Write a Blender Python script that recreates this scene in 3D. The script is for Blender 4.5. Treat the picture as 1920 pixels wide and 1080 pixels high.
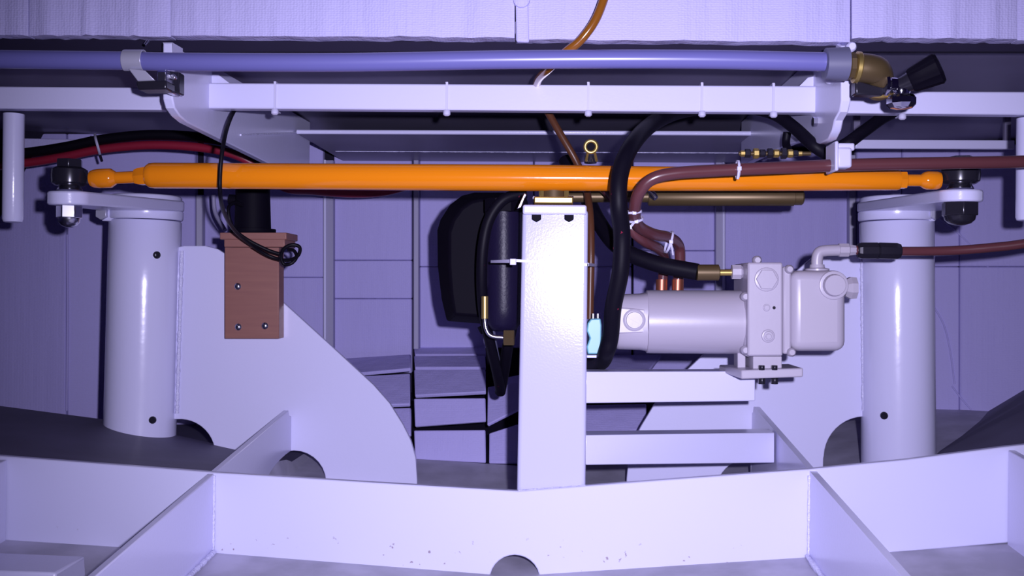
import bpy, bmesh, math, random
from mathutils import Vector, Matrix

random.seed(4)
for o in list(bpy.data.objects):
    bpy.data.objects.remove(o, do_unlink=True)
scene = bpy.context.scene
COL = scene.collection

# ------------------------------------------------------------------ camera
F = 1884.0                       # focal length in pixels of the 1920 px wide frame
ZC = 0.45                        # camera height above the lowest hull plating
YAW = math.radians(2.6)
ROLL = math.radians(0.6)
cam_data = bpy.data.cameras.new('camera')
cam_data.sensor_width = 36.0
cam_data.lens = 36.0 * F / 1920.0
cam_data.clip_start = 0.02
cam = bpy.data.objects.new('camera', cam_data)
COL.objects.link(cam)
CAMPOS = Vector((0, 0, ZC))
CAMROT = Matrix.Rotation(YAW, 3, 'Z') @ Matrix.Rotation(math.radians(90), 3, 'X') @ Matrix.Rotation(ROLL, 3, 'Z')
cam.matrix_world = Matrix.Translation(CAMPOS) @ CAMROT.to_4x4()
scene.camera = cam

# ------------------------------------------------------------------ light
world = bpy.data.worlds.new('dim_compartment')
scene.world = world
world.use_nodes = True
bg = world.node_tree.nodes['Background']
bg.inputs['Color'].default_value = (0.16, 0.10, 0.62, 1)
bg.inputs['Strength'].default_value = 0.03

fl = bpy.data.lights.new('camera_flash', 'SPOT')
fl.energy = 140
fl.color = (0.76, 0.725, 0.98)
fl.spot_size = math.radians(83)
fl.spot_blend = 1.0
fl.shadow_soft_size = 0.010
flash = bpy.data.objects.new('camera_flash', fl)
COL.objects.link(flash)
flash.location = CAMPOS + Vector((0.058, 0.0, 0.036))
aim = Vector((0.03, 1.5, ZC - 0.03)) - flash.location
flash.rotation_euler = aim.to_track_quat('-Z', 'Y').to_euler()

vs = scene.view_settings
vs.view_transform = 'Standard'
vs.look = 'None'
vs.gamma = 1.0
vs.use_curve_mapping = False
vs.exposure = 0.0

# ------------------------------------------------------------------ projection helpers
def ray(px, py):
    u = (px - 960) / F
    v = -(py - 540) / F
    return CAMROT @ Vector((u, v, -1.0))

def W(px, py, Y):                       # point on the transverse plane at distance Y
    d = ray(px, py)
    return CAMPOS + d * (Y / d.y)

def WX(px, py, X):                      # point on the fore-and-aft plane at offset X
    d = ray(px, py)
    return CAMPOS + d * (X / d.x)

def S(n, Y):                            # length of n pixels at distance Y
    return n * Y / F

# ------------------------------------------------------------------ materials
def mat(name, col, rough=0.5, metal=0.0, bump=None, bscale=80, bdist=0.002, spec=0.5, coat=0.0,
        mottled=0.0, mscale=6, trans=0.0, col2=None):
    m = bpy.data.materials.new(name)
    m.use_nodes = True
    nt = m.node_tree
    p = nt.nodes['Principled BSDF']
    p.inputs['Base Color'].default_value = (*col, 1)
    p.inputs['Roughness'].default_value = rough
    p.inputs['Metallic'].default_value = metal
    p.inputs['Specular IOR Level'].default_value = spec
    if coat:
        p.inputs['Coat Weight'].default_value = coat
        p.inputs['Coat Roughness'].default_value = 0.08
    if trans:
        p.inputs['Transmission Weight'].default_value = trans
    tc = nt.nodes.new('ShaderNodeTexCoord')
    if bump:
        n = nt.nodes.new('ShaderNodeTexNoise')
        n.inputs['Scale'].default_value = bscale
        n.inputs['Detail'].default_value = 3
        nt.links.new(tc.outputs['Object'], n.inputs['Vector'])
        b = nt.nodes.new('ShaderNodeBump')
        b.inputs['Strength'].default_value = bump
        b.inputs['Distance'].default_value = bdist
        nt.links.new(n.outputs['Fac'], b.inputs['Height'])
        nt.links.new(b.outputs['Normal'], p.inputs['Normal'])
    if mottled:
        n2 = nt.nodes.new('ShaderNodeTexNoise')
        n2.inputs['Scale'].default_value = mscale
        n2.inputs['Detail'].default_value = 5
        nt.links.new(tc.outputs['Object'], n2.inputs['Vector'])
        r = nt.nodes.new('ShaderNodeMix')
        r.data_type = 'RGBA'
        c2 = col2 or tuple(c * (1 - mottled) for c in col)
        r.inputs['A'].default_value = (*c2, 1)
        r.inputs['B'].default_value = (*col, 1)
        mr = nt.nodes.new('ShaderNodeMapRange')
        mr.inputs['From Min'].default_value = 0.35
        mr.inputs['From Max'].default_value = 0.65
        nt.links.new(n2.outputs['Fac'], mr.inputs['Value'])
        nt.links.new(mr.outputs['Result'], r.inputs['Factor'])
        nt.links.new(r.outputs['Result'], p.inputs['Base Color'])
    return m

def specked(name, base, speck, scale, lo, rough=0.4, zmax=None, bump=0.1, spec=0.5):
    """paint with a few small dirt or print specks"""
    m = mat(name, base, rough, bump=bump, bscale=260, bdist=0.0006, spec=spec)
    nt = m.node_tree
    p = nt.nodes['Principled BSDF']
    tc = nt.nodes.new('ShaderNodeTexCoord')
    n = nt.nodes.new('ShaderNodeTexNoise')
    n.inputs['Scale'].default_value = scale
    n.inputs['Detail'].default_value = 4
    nt.links.new(tc.outputs['Object'], n.inputs['Vector'])
    mr = nt.nodes.new('ShaderNodeMapRange')
    mr.inputs['From Min'].default_value = lo
    mr.inputs['From Max'].default_value = lo + 0.03
    nt.links.new(n.outputs['Fac'], mr.inputs['Value'])
    fac = mr.outputs['Result']
    if zmax is not None:                # dirt gathered low on the plate
        g = nt.nodes.new('ShaderNodeNewGeometry')
        sx = nt.nodes.new('ShaderNodeSeparateXYZ')
        nt.links.new(g.outputs['Position'], sx.inputs['Vector'])
        m2 = nt.nodes.new('ShaderNodeMapRange')
        m2.inputs['From Min'].default_value = zmax
        m2.inputs['From Max'].default_value = zmax - 0.02
        nt.links.new(sx.outputs['Z'], m2.inputs['Value'])
        mm = nt.nodes.new('ShaderNodeMath')
        mm.operation = 'MULTIPLY'
        nt.links.new(fac, mm.inputs[0])
        nt.links.new(m2.outputs['Result'], mm.inputs[1])
        fac = mm.outputs['Value']
    x = nt.nodes.new('ShaderNodeMix')
    x.data_type = 'RGBA'
    x.inputs['A'].default_value = (*base, 1)
    x.inputs['B'].default_value = (*speck, 1)
    nt.links.new(fac, x.inputs['Factor'])
    nt.links.new(x.outputs['Result'], p.inputs['Base Color'])
    return m

def fabric(name, col, scale, ws, wd, fs):
    """woven insulation facing: fine weave, soft wrinkles"""
    m = mat(name, col, 0.62, spec=0.3)
    nt = m.node_tree
    p = nt.nodes['Principled BSDF']
    tc = nt.nodes.new('ShaderNodeTexCoord')
    mp = nt.nodes.new('ShaderNodeMapping')
    mp.inputs['Scale'].default_value = (1.0, 1.0, 1.3)
    nt.links.new(tc.outputs['Object'], mp.inputs['Vector'])
    vo = nt.nodes.new('ShaderNodeTexVoronoi')
    vo.inputs['Scale'].default_value = scale
    vo.inputs['Randomness'].default_value = 0.35
    nt.links.new(mp.outputs['Vector'], vo.inputs['Vector'])
    b1 = nt.nodes.new('ShaderNodeBump')
    b1.inputs['Strength'].default_value = ws
    b1.inputs['Distance'].default_value = wd
    nt.links.new(vo.outputs['Distance'], b1.inputs['Height'])
    mp2 = nt.nodes.new('ShaderNodeMapping')
    mp2.inputs['Scale'].default_value = (14, 14, 2.2)
    nt.links.new(tc.outputs['Object'], mp2.inputs['Vector'])
    n = nt.nodes.new('ShaderNodeTexNoise')
    n.inputs['Scale'].default_value = 1.0
    n.inputs['Detail'].default_value = 4
    nt.links.new(mp2.outputs['Vector'], n.inputs['Vector'])
    b2 = nt.nodes.new('ShaderNodeBump')
    b2.inputs['Strength'].default_value = fs
    b2.inputs['Distance'].default_value = 0.014
    nt.links.new(n.outputs['Fac'], b2.inputs['Height'])
    nt.links.new(b1.outputs['Normal'], b2.inputs['Normal'])
    nt.links.new(b2.outputs['Normal'], p.inputs['Normal'])
    return m

def wood(name, c1, c2):
    m = mat(name, c1, 0.45)
    nt = m.node_tree
    p = nt.nodes['Principled BSDF']
    tc = nt.nodes.new('ShaderNodeTexCoord')
    mp = nt.nodes.new('ShaderNodeMapping')
    mp.inputs['Scale'].default_value = (9, 30, 120)
    nt.links.new(tc.outputs['Object'], mp.inputs['Vector'])
    n = nt.nodes.new('ShaderNodeTexNoise')
    n.inputs['Scale'].default_value = 1
    n.inputs['Detail'].default_value = 6
    nt.links.new(mp.outputs['Vector'], n.inputs['Vector'])
    x = nt.nodes.new('ShaderNodeMix')
    x.data_type = 'RGBA'
    x.inputs['A'].default_value = (*c1, 1)
    x.inputs['B'].default_value = (*c2, 1)
    nt.links.new(n.outputs['Fac'], x.inputs['Factor'])
    nt.links.new(x.outputs['Result'], p.inputs['Base Color'])
    return m

M = {
    'white': mat('white_gloss_paint', (0.655, 0.64, 0.89), 0.22, bump=0.16, bscale=210, bdist=0.0009, spec=0.5),
    'plate': specked('white_plate_paint', (0.585, 0.575, 0.80), (0.30, 0.24, 0.30), 95, 0.69, 0.34, zmax=ZC - 0.355),
    'post': mat('white_post_paint', (0.54, 0.53, 0.75), 0.13, bump=0.16, bscale=330, bdist=0.0006, spec=0.5),
    'weld': mat('painted_weld', (0.655, 0.64, 0.89), 0.18, bump=0.9, bscale=320, bdist=0.003),
    'bilge': mat('grey_bilge_paint', (0.50, 0.48, 0.60), 0.5, mottled=0.32, mscale=13),
    'deckhead': mat('grey_deckhead_paint', (0.20, 0.18, 0.29), 0.42, mottled=0.15, mscale=5),
    'stiff': mat('grey_primer', (0.30, 0.28, 0.44), 0.45),
    'fabric': fabric('insulation_fabric', (0.50, 0.47, 0.77), 250, 0.65, 0.0011, 0.8),
    'fabric_back': fabric('insulation_fabric_violet', (0.43, 0.39, 0.74), 190, 0.4, 0.0010, 0.35),
    'pump': mat('pump_grey_paint', (0.40, 0.365, 0.45), 0.36, bump=0.1, bscale=150, bdist=0.0006),
    'orange': mat('orange_enamel', (0.78, 0.22, 0.006), 0.12, bump=0.08, bscale=90, bdist=0.0006, spec=0.6),
    'pvc': mat('grey_blue_plastic', (0.135, 0.13, 0.36), 0.3),
    'pvc_dark': mat('grey_plastic_socket', (0.115, 0.115, 0.20), 0.45),
    'brass': mat('brass', (0.55, 0.40, 0.13), 0.38, 0.85),
    'bronze': mat('dull_bronze', (0.115, 0.078, 0.036), 0.42, 0.5),
    'copper': mat('sheathed_copper', (0.10, 0.030, 0.036), 0.28, 0.0, spec=0.6),
    'copper_bare': mat('bare_copper', (0.40, 0.13, 0.08), 0.4, 0.8),
    'steel': mat('zinc_steel', (0.58, 0.57, 0.66), 0.24, 1.0),
    'chrome': mat('chrome', (0.80, 0.80, 0.88), 0.1, 1.0),
    'dark_steel': mat('black_oxide_steel', (0.022, 0.02, 0.032), 0.22, 0.3),
    'rubber': specked('black_rubber_print', (0.0045, 0.0035, 0.009), (0.35, 0.02, 0.06), 110, 0.72, 0.5, spec=0.12),
    'cable': mat('black_cable', (0.004, 0.003, 0.007), 0.45, spec=0.15),
    'plastic': mat('black_plastic', (0.004, 0.003, 0.008), 0.6, bump=0.1, bscale=400, bdist=0.0005, spec=0.06),
    'bowl': mat('dark_glass_bowl', (0.010, 0.007, 0.028), 0.38, bump=0.3, bscale=240, bdist=0.001, spec=0.2),
    'red': mat('red_cable', (0.26, 0.012, 0.035), 0.4),
    'amber': mat('amber_hose', (0.25, 0.085, 0.010), 0.16, spec=0.7, trans=0.1),
    'brown': mat('brown_hose', (0.085, 0.030, 0.014), 0.35, spec=0.35),
    'wood': wood('red_brown_wood', (0.30, 0.135, 0.105), (0.21, 0.085, 0.075)),
    'cyan': mat('cyan_plastic', (0.20, 0.47, 0.56), 0.4),
    'nylon': mat('white_nylon', (0.56, 0.54, 0.74), 0.4),
    'nylon_dark': mat('black_nylon', (0.015, 0.013, 0.03), 0.4),
    'alu': mat('grey_aluminium', (0.50, 0.49, 0.62), 0.35, 0.4),
    'bilge_dark': mat('dark_bilge_tone', (0.11, 0.10, 0.17), 0.6, mottled=0.2, mscale=9),  # darker tone for the left shelf and outboard of the right chine
    'tube': mat('white_tube_paint', (0.655, 0.64, 0.89), 0.2, bump=0.22, bscale=34, bdist=0.0016),
    'gap': mat('dark_gap_shade', (0.016, 0.013, 0.03), 0.8, spec=0.1),  # shade of gaps and recesses put into a near-black colour
}

# ------------------------------------------------------------------ mesh helpers
class MB:
    def __init__(self):
        self.v = []
        self.f = []

    def add(self, verts, faces):
        b = len(self.v)
        self.v += [Vector(q) for q in verts]
        self.f += [tuple(i + b for i in fc) for fc in faces]
        return self

    def hexa(self, p8):                 # 4 front corners (loop), then the 4 behind them
        return self.add(p8, [(0, 1, 2, 3), (7, 6, 5, 4), (0, 4, 5, 1), (1, 5, 6, 2), (2, 6, 7, 3), (3, 7, 4, 0)])

    def box(self, c, s, rot=None):
        c = Vector(c)
        R = rot or Matrix.Identity(3)
        h = Vector(s) / 2
        sg = [(-1, -1, -1), (1, -1, -1), (1, -1, 1), (-1, -1, 1), (-1, 1, -1), (1, 1, -1), (1, 1, 1), (-1, 1, 1)]
        return self.hexa([c + R @ Vector((a * h.x, b * h.y, d * h.z)) for a, b, d in sg])

    def prism(self, pts, off):          # a closed outline pushed along off
        n = len(pts)
        off = Vector(off)
        v = [Vector(p) for p in pts] + [Vector(p) + off for p in pts]
        f = [tuple(range(n)), tuple(range(2 * n - 1, n - 1, -1))]
        f += [(i, i + n, (i + 1) % n + n, (i + 1) % n) for i in range(n)]
        return self.add(v, f)

    def tube(self, pts, rad, seg=16, caps=True, squash=None):
        pts = [Vector(p) for p in pts]
        n = len(pts)
        if not isinstance(rad, (list, tuple)):
            rad = [rad] * n
        tang = []
        for i in range(n):
            a = pts[max(i - 1, 0)]
            b = pts[min(i + 1, n - 1)]
            d = b - a
            if d.length < 1e-7:
                d = pts[-1] - pts[0]
            tang.append(d.normalized())
        t0 = tang[0]
        up = Vector((0, 0, 1)) if abs(t0.z) < 0.9 else Vector((0, 1, 0))
        nrm = (up - t0 * up.dot(t0)).normalized()
        v = []
        for i in range(n):
            t = tang[i]
            nrm = (nrm - t * nrm.dot(t)).normalized()
            bi = t.cross(nrm)
            for k in range(seg):
                a = 2 * math.pi * (k + 0.5) / seg
                v.append(pts[i] + (nrm * math.cos(a) + bi * math.sin(a) * (squash or 1)) * rad[i])
        f = []
        for i in range(n - 1):
            for k in range(seg):
                a = i * seg + k
                b = i * seg + (k + 1) % seg
                f.append((a, b, b + seg, a + seg))
        if caps:
            f.append(tuple(range(seg - 1, -1, -1)))
            f.append(tuple(range((n - 1) * seg, n * seg)))
        return self.add(v, f)

    def lathe(self, org, axis, prof, seg=32):     # prof: (distance along the axis, radius)
        org = Vector(org)
        axis = Vector(axis).normalized()
        up = Vector((0, 0, 1)) if abs(axis.z) < 0.9 else Vector((0, -1, 0))
        n = (up - axis * up.dot(axis)).normalized()
        b = axis.cross(n)
        v = []
        for s, r in prof:
            for k in range(seg):
                a = 2 * math.pi * (k + 0.5) / seg
                v.append(org + axis * s + (n * math.cos(a) + b * math.sin(a)) * max(r, 1e-5))
        m = len(prof)
        f = []
        for i in range(m - 1):
            for k in range(seg):
                a = i * seg + k
                c = i * seg + (k + 1) % seg
                f.append((a, c, c + seg, a + seg))
        f.append(tuple(range(seg - 1, -1, -1)))
        f.append(tuple(range((m - 1) * seg, m * seg)))
        return self.add(v, f)

    def build(self, name, material, parent=None, bevel=0.0, bseg=2, smooth=40, subsurf=0):
        if parent is None:
            c = sum(self.v, Vector()) / len(self.v)
            zmin = min(q.z for q in self.v)
            org = Vector((c.x, c.y, zmin))
        else:
            org = parent['_o']
            org = Vector(org)
        me = bpy.data.meshes.new(name)
        me.from_pydata([q - org for q in self.v], [], self.f)
        bm = bmesh.new()
        bm.from_mesh(me)
        bmesh.ops.recalc_face_normals(bm, faces=bm.faces)
        bm.to_mesh(me)
        bm.free()
        me.materials.append(M[material] if isinstance(material, str) else material)
        if smooth:
            for p in me.polygons:
                p.use_smooth = True
            me.set_sharp_from_angle(angle=math.radians(smooth))
        o = bpy.data.objects.new(name, me)
        COL.objects.link(o)
        o['_o'] = list(org)
        if parent is None:
            o.location = org
        else:
            o.parent = parent
        if bevel:
            md = o.modifiers.new('bevel', 'BEVEL')
            md.width = bevel
            md.segments = bseg
            md.limit_method = 'ANGLE'
            md.angle_limit = math.radians(40)
        return o

def thing(name, label, cat, loc, group=None):
    o = bpy.data.objects.new(name, None)
    COL.objects.link(o)
    o.empty_display_size = 0.05
    o.location = loc
    o['_o'] = list(loc)
    return tag(o, label, cat, group)

def tag(o, label, cat, group=None):
    o['label'] = label
    o['category'] = cat
    if group:
        o['group'] = group
    return o

def structure(o, label=None, cat=None):
    o['kind'] = 'structure'
    if label:
        o['label'] = label
    if cat:
        o['category'] = cat
    return o

def curve(ctrl, n=8):                   # Catmull-Rom through the control points
    c = [Vector(p) for p in ctrl]
    c = [c[0] * 2 - c[1]] + c + [c[-1] * 2 - c[-2]]
    out = []
    for i in range(1, len(c) - 2):
        p0, p1, p2, p3 = c[i - 1:i + 3]
        for k in range(n):
            t = k / n
            out.append(0.5 * ((2 * p1) + (p2 - p0) * t + (2 * p0 - 5 * p1 + 4 * p2 - p3) * t * t
                              + (3 * p1 - p0 - 3 * p2 + p3) * t ** 3))
    out.append(c[-2])
    return out

def path(pts, n=8):                     # (px, py, Y) control points
    return curve([W(*p) for p in pts], n)

def turned(pts, seg=28, axis=None):     # (px, py, Y, radius px) -> stepped solid of revolution
    mb = MB()
    P = [W(p[0], p[1], p[2]) for p in pts]
    ax = (P[-1] - P[0]).normalized()
    prof = [((q - P[0]).dot(ax), S(p[3], p[2])) for q, p in zip(P, pts)]
    mb.lathe(P[0], ax, prof, seg)
    return mb

def arc(cx, cy, r, a0, a1, n=10):
    return [(cx + r * math.cos(math.radians(a0 + (a1 - a0) * i / n)),
             cy - r * math.sin(math.radians(a0 + (a1 - a0) * i / n))) for i in range(n + 1)]

def hexprism(mb, c, axis, r, h, rot=0.0):
    c = Vector(c)
    axis = Vector(axis).normalized()
    up = Vector((0, 0, 1)) if abs(axis.z) < 0.9 else Vector((0, 1, 0))
    n = (up - axis * up.dot(axis)).normalized()
    b = axis.cross(n)
    pts = [c + (n * math.cos(rot + k * math.pi / 3) + b * math.sin(rot + k * math.pi / 3)) * r for k in range(6)]
    mb.prism(pts, axis * h)
    return mb

def weld(p0, p1, r, parent, n=None, name='weld_bead'):
    p0, p1 = Vector(p0), Vector(p1)
    L = (p1 - p0).length
    n = n or max(8, int(L / 0.006))
    rnd = random.Random(int(L * 1e5))
    pts = [p0.lerp(p1, i / n) for i in range(n + 1)]
    rad = [r * (0.75 + 0.5 * rnd.random()) for _ in pts]
    return MB().tube(pts, rad, 8).build(name, 'weld', parent, smooth=80)

YF, YG, YB = 1.45, 1.87, 1.50           # front floor plate, gusset plates, deck beam

# ------------------------------------------------------------------ the setting
# hull bottom: rows of (Y, heights) across X
XLR = W(404, 886, YF).x
SH = [W(0, 761, YG + 0.012), W(200, 787, YG + 0.012), W(548, 862, YG + 0.012)]     # back edge of the raised shelf on the left
XS = [-1.6, SH[0].x, SH[1].x, XLR - 0.012, XLR - 0.002, -0.06, 0.5, 0.66, 0.92, 1.45]
SZ = [SH[0].z - ZC + 0.06, SH[0].z - ZC, SH[1].z - ZC, SH[2].z - ZC]
ROWS = [
    (0.60, [-.40, -.42, -.44, -.455, -.455, -.475, -.43, -.41, -.37, -.30]),
    (YF, [-.335, -.350, -.376, -.390, -.390, -.414, -.365, -.350, -.315, -.26]),
    (YF + 0.03, [-.215, -.250, -.258, -.284, -.388, -.412, -.365, -.362, -.355, -.20]),
    (YG + 0.012, SZ + [-.356, -.395, -.360, -.310, -.297, .08]),
    (YG + 0.05, [-.30, -.32, -.33, -.34, -.356, -.392, -.358, -.310, -.297, .08]),
    (2.06, [-.32, -.33, -.34, -.34, -.345, -.365, -.335, -.300, -.288, .09]),
    (2.22, [-.32, -.33, -.34, -.33, -.345, -.350, -.330, -.290, -.277, .10]),
    (2.47, [-.32, -.33, -.34, -.30, -.270, -.240, -.240, -.280, -.260, 0.0]),
    (2.60, [-.32, -.33, -.34, -.30, -.270, -.240, -.240, -.280, -.260, 0.0]),
]
def floor_z(x, y):
    for i in range(len(ROWS) - 1):
        if ROWS[i][0] <= y <= ROWS[i + 1][0]:
            break
    ty = (y - ROWS[i][0]) / (ROWS[i + 1][0] - ROWS[i][0])
    for j in range(len(XS) - 1):
        if XS[j] <= x <= XS[j + 1]:
            break
    tx = (x - XS[j]) / (XS[j + 1] - XS[j])
    a = ROWS[i][1][j] * (1 - tx) + ROWS[i][1][j + 1] * tx
    b = ROWS[i + 1][1][j] * (1 - tx) + ROWS[i + 1][1][j + 1] * tx
    return ZC + a * (1 - ty) + b * ty
mb = MB()
nx = len(XS)
INNER = {2: 0.510, 3: 0.620, 4: 0.630, 5: 0.650, 6: 0.660}
CHINE = {2: 0.530, 3: 0.700, 4: 0.720, 5: 0.815, 6: 0.917, 7: 1.06, 8: 1.12}      # the bilge turn runs outwards going aft
top = [(CHINE.get(i, x) if j == 8 else INNER.get(i, x) if j == 7 else x, y, ZC + z) for i, (y, zs) in enumerate(ROWS) for j, (x, z) in enumerate(zip(XS, zs))]
bot = [(x, y, z - 0.012) for x, y, z in top]
fc = []
N = len(top)
for i in range(len(ROWS) - 1):
    for j in range(nx - 1):
        a = i * nx + j
        fc.append((a, a + 1, a + 1 + nx, a + nx))
        fc.append((a + N, a + nx + N, a + nx + 1 + N, a + 1 + N))
mb.add(top + bot, fc)
fo = mb.build('floor', 'bilge', smooth=20)
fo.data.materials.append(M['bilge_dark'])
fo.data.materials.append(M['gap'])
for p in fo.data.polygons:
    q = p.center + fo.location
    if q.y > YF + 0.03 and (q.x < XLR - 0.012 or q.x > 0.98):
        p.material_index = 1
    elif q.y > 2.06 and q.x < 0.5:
        p.material_index = 2  # hull under the insulation strips coloured near black as gap shade
structure(fo, 'grey painted hull bottom under the steel frames', 'hull bottom')

# insulated back wall (transom), with panels and stiffeners standing proud
PLAN = [(-1.6, 2.08), (-1.25, 2.22), (-0.82, 2.43), (0.70, 2.46), (1.02, 2.33), (1.45, 2.05)]
def wall_y(x):
    for a, b in zip(PLAN[:-1], PLAN[1:]):
        if a[0] <= x <= b[0]:
            return a[1] + (b[1] - a[1]) * (x - a[0]) / (b[0] - a[0])
    return 2.3
def WB(px, py, off=0.0):                # point on the back wall face
    y = 2.4
    for _ in range(8):
        y = wall_y(W(px, py, y).x) - off
    return W(px, py, y)
mb = MB()
pts = [(x, y + 0.03, ZC - 0.45) for x, y in PLAN] + [(x, y + 0.06, ZC - 0.45) for x, y in reversed(PLAN)]
mb.prism(pts, (0, 0, 0.86))
wb = structure(mb.build('wall_back', 'gap', smooth=0), 'insulated back wall of the steering compartment', 'wall')

def panel(px0, px1, rows, parent=wb, th=0.022, off=0.0, topskew=0):
    for y0, y1 in zip(rows[:-1], rows[1:]):
        g = 0.3
        q = [(px0, y1 - g), (px1, y1 - g), (px1 + topskew, y0 + g), (px0 + topskew, y0 + g)]
        a = [WB(x, y, off) for x, y in q]
        b = [p + Vector((0, th, 0)) for p in a]
        MB().hexa(a + b).build('insulation_panel', 'fabric_back', parent, bevel=0.003)

panel(-230, 123, [250, 900])
panel(126, 366, [250, 900])
panel(381, 606, [250, 520, 700, 900])
panel(626, 772, [285, 488, 560, 700])
panel(787, 1000, [285, 500, 653])
panel(1002, 1184, [285, 500, 668])
panel(1188, 1340, [285, 470, 760])
panel(1360, 1590, [285, 505, 860])
panel(1606, 1691, [270, 860])
panel(1692, 1799, [270, 500, 860])
panel(1800, 2060, [270, 500, 860])
# stiffeners between the panels: a grey web and a pale rounded edge
for x0, x1, ya, yb, pale in ((366, 381, 365, 900, None), (607, 626, 300, 760, 609), (774, 786, 290, 655, None),
                             (1341, 1359, 290, 760, 1357), (1591, 1606, 290, 860, None)):
    a = [WB(x0 + 1, yb, 0.02), WB(x1 - 1, yb, 0.02), WB(x1 - 1, ya, 0.02), WB(x0 + 1, ya, 0.02)]
    st = MB().hexa(a + [p + Vector((0, 0.05, 0)) for p in a]).build('stiffener', 'stiff', wb, bevel=0.002)
    if pale:
        mb = MB().tube([WB(pale, yb, 0.024), WB(pale, ya, 0.024)], S(2.6, 2.4), 8)
        mb.build('edge_strip', 'white', st)
# creases and sealed joints running over the right-hand panels
for pts in ([(1755, 405), (1800, 440), (1845, 490), (1880, 545), (1925, 585)],
            [(1748, 570), (1770, 610), (1782, 660), (1790, 720)],
            [(1785, 724), (1805, 750), (1830, 778)]):
    MB().tube(curve([WB(x, y, 0.002) for x, y in pts], 5), 0.0021, 6).build('joint_tape', 'fabric_back', wb, smooth=80)
for pts in ([(126, 440), (127, 600), (125, 770)],):
    MB().tube(curve([WB(x, y, 0.003) for x, y in pts], 5), 0.003, 6).build('joint_tape', 'fabric_back', wb, smooth=80)

# hull sides
for nm, x, lab in (('wall_left', -1.6, 'insulated hull side on the left'), ('wall_right', 1.45, 'insulated hull side on the right')):
    mb = MB().box((x, 1.3, ZC - 0.02), (0.03, 1.6, 0.9))
    structure(mb.build(nm, 'fabric_back', smooth=0), lab, 'wall')

# deckhead: grey plate over the gear
ZD = ZC + 0.350
mb = MB().box((-0.08, 1.96, ZD + 0.008), (3.1, 1.16, 0.016))
ceil = structure(mb.build('ceiling', 'deckhead', smooth=0), 'dark grey painted steel deckhead', 'ceiling')
# flat bar under the deckhead close behind the header
a = W(0, 86, 1.47); b = W(1920, 88, 1.43)
MB().box((-0.08, 1.425, ZD - 0.004), (3.0, 0.012, 0.012)).build('edge_bar', 'gap', ceil, bevel=0.002)

# header wall faced with insulation at the top of the picture
YH = 1.37
hdr = MB().box((-0.08, YH + 0.028, ZD + 0.193), (3.1, 0.012, 0.43)).build('wall_front', 'gap', smooth=0)  # lower edge of this near-black board paints the shade below the panels
structure(hdr, 'insulated header wall above the pipe', 'wall')
seams = [-230, 52, 320, 966, 1596, 1908, 2200]
bots = [(66, 66), (66, 68), (68, 72), (74, 79), (72, 74), (75, 76)]
for (x0, x1), (yb0, yb1) in zip(zip(seams[:-1], seams[1:]), bots):
    n = 24
    rnd = random.Random(x0)
    front, back = [], []
    nz = 6
    amp = [0.0] * (n + 1)
    for _ in range(3 if x0 < 1500 else 4):
        c = rnd.randint(2, n - 2)
        amp[c] += 0.005
    v, f = [], []
    off = 0.004 if x0 in (320, 1596) else 0.0
    for j in range(nz + 1):
        for i in range(n + 1):
            t = i / n
            px = x0 + 1.2 + (x1 - x0 - 2.4) * t
            yb = yb0 + (yb1 - yb0) * t + rnd.uniform(-1, 1) * (1 if j == 0 else 0)
            p = W(px, yb - j * 45, YH)
            e = min(1, min(t, 1 - t) * n / 1.2)
            wr = amp[i] * max(0, 1 - j / 4)
            v.append(p + Vector((0, 0.003 * (1 - e) - wr - off, 0)))
    m = len(v)
    v += [p + Vector((0, 0.022 + off, 0)) for p in v]
    w = n + 1
    for j in range(nz):
        for i in range(n):
            a = j * w + i
            f.append((a, a + 1, a + 1 + w, a + w))
            f.append((a + m, a + w + m, a + w + 1 + m, a + 1 + m))
    for i in range(n):
        f.append((i, i + m, i + 1 + m, i + 1))
        a = nz * w + i
        f.append((a, a + 1, a + 1 + m, a + m))
    for j in range(nz):
        a = j * w
        f.append((a, a + w, a + w + m, a + m))
        a = j * w + n
        f.append((a, a + m, a + w + m, a + w))
    MB().add(v, f).build('insulation_panel', 'fabric', hdr, smooth=60)
# stitched strip along the seam near the middle
a = [W(968, 78, YH - 0.004), W(992, 79, YH - 0.004), W(990, -30, YH - 0.004), W(966, -30, YH - 0.004)]
MB().hexa(a + [p + Vector((0, 0.008, 0)) for p in a]).build('seam_strip', 'fabric', hdr, bevel=0.002)
MB().lathe(W(978, 0, YH - 0.003), (0, -1, 0), [(0, S(16, YH)), (0.004, S(15, YH)), (0.006, S(10, YH))], 20).build('fixing_washer', 'fabric', hdr)

# insulation strips on the rising hull bottom at the stern
floor_obj = bpy.data.objects['floor']
def strip(quad, ys, th=0.009, material='fabric_back'):
    """quad: px corners BL, BR, TR, TL ; ys: their distances"""
    a = [W(q[0], q[1], y) for q, y in zip(quad, ys)]
    nrm = (a[1] - a[0]).cross(a[3] - a[0]).normalized()
    if nrm.y < 0:
        nrm = -nrm
    b = [p + nrm * th for p in a]
    MB().hexa(a + b).build('insulation_strip', material, floor_obj, bevel=0.0025)
for (y0, y1, Y0, Y1, dl, dr) in ((866, 807, 2.06, 2.075, -4, 2), (796, 747, 2.12, 2.145, 4, -6), (737, 693, 2.19, 2.28, 4, -3),
                                 (688, 667, 2.29, 2.385, 0, 0), (664, 650, 2.395, 2.45, 0, 0)):
    strip([(778, y0 + dl), (911, y0 + dr), (910, y1 - 1), (776, y1)], [Y0, Y0, Y1, Y1])
strip([(690, 760), (769, 757), (769, 700), (670, 705)], [2.16, 2.16, 2.26, 2.26])
strip([(660, 700), (770, 690), (770, 664), (640, 672)], [2.28, 2.28, 2.40, 2.40])
strip([(700, 830), (770, 815), (770, 764), (690, 766)], [2.08, 2.08, 2.14, 2.14])
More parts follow.
